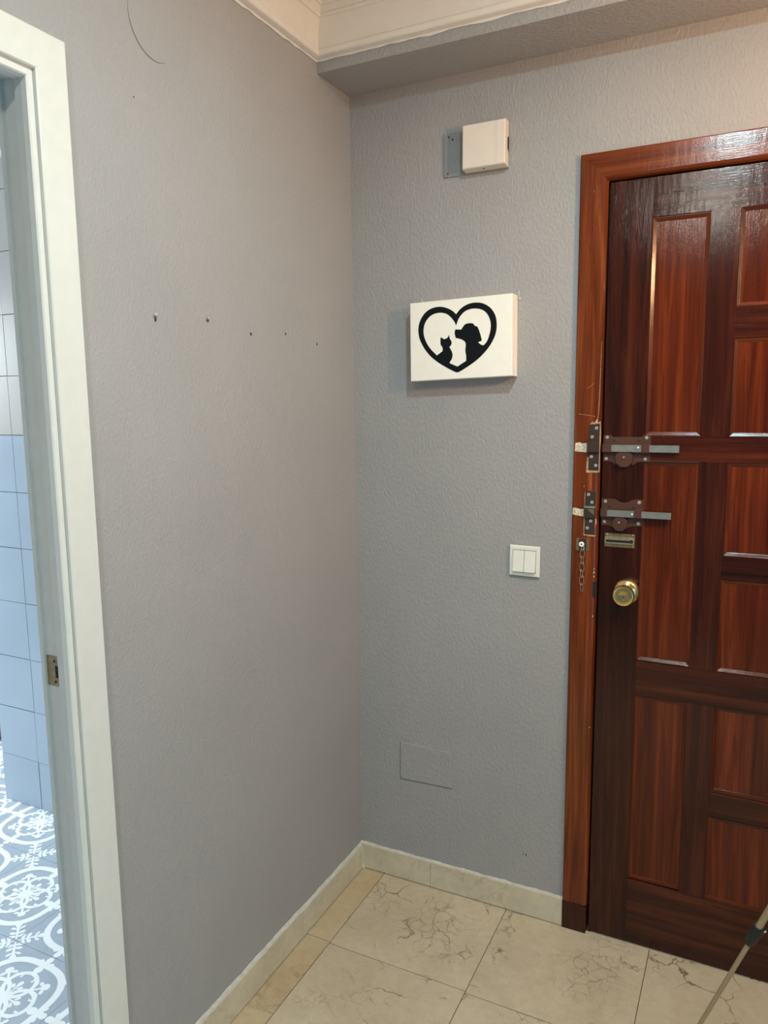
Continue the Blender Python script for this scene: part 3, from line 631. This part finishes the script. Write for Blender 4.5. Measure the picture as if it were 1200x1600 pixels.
# ------------------------------------------------------------------ tripod standing by the door
FOOT = Vector((.940, -.546, 0)); APX = Vector((1.2434, -.7809, .920)); 
tp = empty('tripod', (APX.x, APX.y, 0)); tag(tp, 'champagne aluminium tripod with black leg clamps standing by the door', 'tripod')
def tl(p): return Vector(p) - Vector((APX.x, APX.y, 0))
ax = Vector((APX.x, APX.y, 0))
for k in range(3):
    ft = Matrix.Rotation(2*PI*k/3, 3, 'Z') @ (FOOT - ax); tp_ = Vector((0, 0, APX.z)) + Vector((ft.x, ft.y, 0)) * .06
    d = tp_ - ft; L = d.length; u = d / L
    def at(s): return ft + u * s
    s_cl = .655
    bm = bmesh.new(); tube(bm, [at(s_cl-.02), at(L)], .0056, 16); leg = obj('leg', bm, M['tube'], tp, smooth=50)
    bm = bmesh.new(); tube(bm, [at(.02), at(s_cl)], .0040, 16); obj('lower_leg', bm, M['tube'], leg, smooth=50)
    bm = bmesh.new(); tube(bm, [at(.004), at(.012), at(.045), at(.05)], [.006, .0080, .0070, .0046], 14); obj('rubber_foot', bm, M['black_plastic'], leg, smooth=50)
    bm = bmesh.new(); tube(bm, [at(s_cl-.038), at(s_cl-.030), at(s_cl), at(s_cl+.008)], [.0062, .0088, .0098, .0080], 16); cl = obj('leg_clamp', bm, M['black_plastic'], leg, smooth=50)
    side = u.cross(Vector((0, 0, 1))).normalized(); out = side.cross(u).normalized()
    c0 = at(s_cl-.010); lv = (side if k else -side)
    bm = bmesh.new(); tube(bm, [c0 + lv*.005 - u*.016, c0 + lv*.012 - u*.010, c0 + lv*.014 + u*.008, c0 + lv*.008 + u*.016], [.004, .0062, .0062, .004], 10); obj('clamp_lever', bm, M['black_plastic'], leg, smooth=50)
    bm = bmesh.new(); lathe(bm, [(0, .0022), (.0020, .0018), (.0028, 0)], 10, Matrix.Translation(c0 + lv*.013 - out*.0062 + u*.008) @ (-out).to_track_quat('Z', 'Y').to_matrix().to_4x4()); obj('clamp_rivet', bm, M['screw'], leg, smooth=60)
bm = bmesh.new(); lathe(bm, [(0, .885), (.028, .888), (.036, .900), (.036, .930), (.028, .945), (0, .947)], 24); obj('shoulder', bm, M['black_plastic'], tp, smooth=40)
bm = bmesh.new(); tube(bm, [(0, 0, .66), (0, 0, .965)], .0085, 16); obj('centre_column', bm, M['tube'], tp, smooth=50)
bm = bmesh.new(); lathe(bm, [(0, .958), (.018, .960), (.020, .970), (.027, .973), (.027, .981), (0, .982)], 20); obj('pan_head', bm, M['black_plastic'], tp, smooth=40)

# ------------------------------------------------------------------ bathroom beyond the doorway
BX, BY0, BY1, BZ = -3.05, -2.70, 1.25, 2.33
TWY, TWX = -.2150, -1.4400
bfl = obj('bathroom_floor', B(BX, -.0560, BY0, BY1, -.03, -.0015), M['bath_grout']); tag(bfl, 'patterned grey and white cement tile floor beyond the doorway', 'floor', kind='structure')
def ornament(h):
    """white printed ornament of one cement tile, half size h, centred on the origin"""
    bm = bmesh.new(); Z = [0.0]
    def lift(): Z[0] += 4e-6; return Z[0]
    def quad_strip(P, w0, closed=False, w1=None):
        n = len(P); prev = None; first = None; zz = lift()
        for i in range(n + (1 if closed else 0)):
            p = Vector(P[i % n]); a = Vector(P[(i-1) % n] if (closed or i > 0) else P[0]); b = Vector(P[(i+1) % n] if (closed or i < n-1) else P[n-1])
            t = (b-a).normalized(); nn = Vector((-t.y, t.x)); wd = w0 if w1 is None else w0 + (w1-w0)*i/max(1, n-1)
            if closed and i == n: cur = first
            else: cur = (bm.verts.new((*(p+nn*wd/2), zz)), bm.verts.new((*(p-nn*wd/2), zz)))
            if prev: bm.faces.new((prev[0], prev[1], cur[1], cur[0]))
            if first is None: first = cur
            prev = cur
    def leaf(cx, cy, L, W, ang):
        c, s = math.cos(ang), math.sin(ang); zz = lift()
        bm.faces.new([bm.verts.new((cx + c*a - s*b, cy + s*a + c*b, zz)) for a, b in ((-L/2, 0), (-L*.3, -W*.30), (-L*.05, -W*.47), (L*.18, -W/2), (L*.36, -W*.40), (L*.47, -W*.2), (L/2, 0), (L*.47, W*.2), (L*.36, W*.40), (L*.18, W/2), (-L*.05, W*.47), (-L*.3, W*.30))])
    def arc(cx, cy, r, a0, a1, n=14): return [(cx + r*math.cos(math.radians(a0+(a1-a0)*k/n)), cy + r*math.sin(math.radians(a0+(a1-a0)*k/n))) for k in range(n+1)]
    # scalloped outer ring, pinched at the four sides
    R = .85*h
    P = []
    for k in range(72):
        a = 2*PI*k/72; rr = R*(1 + .05*math.cos(4*(a-PI/4)) ) ; P.append((rr*math.cos(a), rr*math.sin(a)))
    quad_strip(P, .125*h, True)
    # centre rosette
    quad_strip(arc(0, 0, .10*h, 0, 345, 20), .035*h, True)
    for q in range(4):
        a = q*PI/2; c, s = math.cos(a), math.sin(a)
        rot = lambda p: (p[0]*c - p[1]*s, p[0]*s + p[1]*c)
        # quatrefoil petal
        quad_strip([rot(p) for p in arc(.30*h, 0, .27*h, 0, 345, 24)], .075*h, True)
        quad_strip([rot(p) for p in [(.0, 0), (.26*h, 0)]], .035*h)
        leaf(*rot((.30*h, 0)), .16*h, .09*h, a); leaf(*rot((.24*h, .07*h)), .12*h, .06*h, a+.9); leaf(*rot((.24*h, -.07*h)), .12*h, .06*h, a-.9)
        # buds outside the ring at each side
        leaf(*rot((.90*h, 0)), .20*h, .13*h, a); leaf(*rot((.83*h, .10*h)), .16*h, .09*h, a+.7); leaf(*rot((.83*h, -.10*h)), .16*h, .09*h, a-.7)
        leaf(*rot((.66*h, 0)), .20*h, .16*h, a)
        # diagonal sprig inside the ring
        d = a + PI/4; c2, s2 = math.cos(d), math.sin(d)
        rd = lambda p: (p[0]*c2 - p[1]*s2, p[0]*s2 + p[1]*c2)
        quad_strip([rd((.30*h, 0)), rd((.62*h, 0))], .045*h)
        leaf(*rd((.63*h, 0)), .17*h, .15*h, d); leaf(*rd((.58*h, .085*h)), .13*h, .07*h, d+1.9); leaf(*rd((.58*h, -.085*h)), .13*h, .07*h, d-1.9)
        for sg in (1, -1):
            quad_strip([rd(p) for p in [(.36*h, 0), (.44*h, sg*.05*h), (.50*h, sg*.13*h), (.50*h, sg*.21*h), (.44*h, sg*.245*h), (.39*h, sg*.20*h)]], .06*h, False, .045*h)
        # corner cross, shared by four tiles
        quad_strip([rd((1.414*h, 0)), rd((1.00*h, 0))], .065*h)
        leaf(*rd((.985*h, 0)), .16*h, .12*h, d+PI)
        for sg in (1, -1):
            leaf(*rd((1.06*h, sg*.075*h)), .13*h, .06*h, d + sg*2.2); leaf(*rd((1.30*h, sg*.085*h)), .17*h, .09*h, d + sg*PI/2); leaf(*rd((1.20*h, sg*.07*h)), .15*h, .075*h, d + sg*2.0)
    for f in list(bm.faces):
        f.normal_update()
        if f.normal.z < 0: f.normal_flip()
    for v in bm.verts:
        v.co.x = max(-h*.995, min(h*.995, v.co.x)); v.co.y = max(-h*.995, min(h*.995, v.co.y))
    return bm
T = .3050; J2 = .0010
bmt = B(-T/2+J2/2, T/2-J2/2, -T/2+J2/2, T/2-J2/2, -.010, 0)
proto = obj('cement_tile', bmt, M['floor_grey'], bfl)
me = bpy.data.meshes.new('tile_ornament'); ob = ornament(T/2-.0006); ob.to_mesh(me); ob.free(); me.materials.append(M['floor_print'])
oproto = bpy.data.objects.new('tile_ornament', me); COL.objects.link(oproto); oproto.parent = proto; oproto.location = (0, 0, .0003)
TX, TY = -.716 + T/2, -.734 + T/2
first = True; EXT = 0
for i in range(-8, 3):
    for j in range(-7, 7):
        cx_, cy_ = TX + i*T, TY + j*T
        if cx_ + T/2 > -.030 or cx_ - T/2 < BX or cy_ - T/2 < BY0 or cy_ + T/2 > BY1: continue
        if cx_ - T/2 > TWX+.02 and cy_ - T/2 > TWY + .02: continue
        if first: proto.location = (cx_, cy_, 0); first = False; continue
        c = proto.copy(); COL.objects.link(c); c.location = (cx_, cy_, 0)
        o2 = oproto.copy(); COL.objects.link(o2); o2.parent = c
# tiled wall stub
tw = obj('bathroom_wall', B(TWX+.006, -.0560, TWY+.0070, .30, 0, BZ), M['bath_grout']); tag(tw, 'pale blue and white tiled wall seen through the doorway', 'wall', kind='structure')
zj = [0.0, .1885, .3825, .5825, .7930, .9945, 1.1960, 1.3970, 1.5990, 1.8045, 2.0100, 2.2065, BZ]
tcol = [TWX, -1.2405, -1.040, -.840, -.640, -.440, -.240, -.0560]
protos = {}
for r in range(len(zj)-1):
    for k in range(len(tcol)-1):
        g = .0008; yo = random.uniform(-.0011, .0004); zo = random.uniform(-.0012, .0012) if r else 0
        bm = B(tcol[k]+.0014, tcol[k+1]-.0014, TWY+yo, TWY+.0075, zj[r]+g+max(0, zo), zj[r+1]-g+min(0, zo))
        obj('wall_tile', bm, M['bath_tile'] if r < 7 else M['bath_tile_white'], tw, bevel=.0012)
# remaining bathroom shell
tag(obj('bathroom_wall', B(BX-.1, BX, BY0-.1, BY1+.1, -.02, BZ), M['white_wall']), 'far pale bathroom wall with the daylight window', 'wall', kind='structure')
tag(obj('bathroom_wall', B(BX, -.0555, BY0-.1, BY0, -.02, BZ), M['white_wall']), 'pale bathroom wall nearest the viewpoint', 'wall', kind='structure')
tag(obj('bathroom_wall', B(BX, TWX+.006, BY1, BY1+.1, -.02, BZ), M['white_wall']), 'pale bathroom wall behind the tiled stub', 'wall', kind='structure')
tag(obj('bathroom_ceiling', B(BX-.1, -.0555, BY0-.1, BY1+.1, BZ, BZ+.05), M['bath_ceiling']), 'grey blue bathroom ceiling beyond the doorway', 'ceiling', kind='structure')
tag(obj('trim_4', (lambda b: (prism(b, [(TWY-.0005, 2.303), (TWY-.012, 2.305), (TWY-.018, 2.318), (TWY-.018, 2.3295), (TWY-.0005, 2.3295)], TWX, -1.155, 'yz'), b)[1])(bmesh.new()), M['white_gloss']), 'short white strip at the top of the bathroom tiles', 'trim', kind='structure')
# woven basket past the end of the tiled wall
bk = empty('woven_basket', (-2.02, .21, 0)); tag(bk, 'brown woven basket on the patterned floor past the tiled wall', 'basket')
bm = bmesh.new(); prof = [(0, .001), (.13, .001)] + [(.13 + .0012*k + (.004 if k % 2 else 0), .004 + .016*k) for k in range(16)] + [(.138, .25), (.13, .03), (0, .02)]
lathe(bm, prof, 28); obj('basket_body', bm, M['wicker'], bk, smooth=60)
bm = bmesh.new(); tube(bm, [(.151*math.cos(2*PI*k/28), .151*math.sin(2*PI*k/28), .250) for k in range(28)], .009, 8, closed=True); obj('basket_rim', bm, M['wicker'], bk, smooth=60)

# ------------------------------------------------------------------ lamps of the hall (above and beside the picture's frame)
def glow(name, col, s):
    t = NT(name); t.base((.9, .9, .88)); t.b.inputs['Emission Color'].default_value = (*col, 1); t.b.inputs['Emission Strength'].default_value = s; return t.m
def ceiling_lamp(loc, size, label):
    e = empty('ceiling_lamp', (loc[0], loc[1], CEIL)); tag(e, label, 'ceiling lamp')
    h = CEIL - loc[2]; r = size/2
    bm = bmesh.new(); lathe(bm, [(0, -.0002), (r+.012, -.0002), (r+.014, -.012), (r+.012, -h+.006), (r+.002, -h+.004), (r+.002, -h+.016), (0, -h+.016)], 40); obj('lamp_rim', bm, M['switch'], e, smooth=40)
    bm = bmesh.new(); lathe(bm, [(0, -h+.0155), (r, -h+.0155), (r, -h+.006), (0, -h+.006)], 40); obj('lamp_diffuser', bm, M['diffuser'], e, smooth=40)
M['diffuser'] = glow('opal_lamp_diffuser', (.9, 1.0, 1.0), 3.0)
ceiling_lamp(CEIL_LAMP, .08, 'small round ceiling lamp nearest the entrance door')
ceiling_lamp(REAR_LAMP, .16, 'larger round ceiling lamp at the far end of the hall')
wl = empty('wall_lamp', (ROOM_X, WALL_LAMP[1], WALL_LAMP[2])); tag(wl, 'brass wall lamp arm on the side wall beside the entrance door', 'wall lamp')
bm = bmesh.new(); lathe(bm, [(0, .0005), (.045, .0005), (.045, .015), (.015, .025), (.010, .160), (.017, .162), (.017, .180), (0, .181)], 24, Matrix.Rotation(-PI/2, 4, 'Y')); obj('lamp_arm', bm, M['old_brass'], wl, smooth=40)
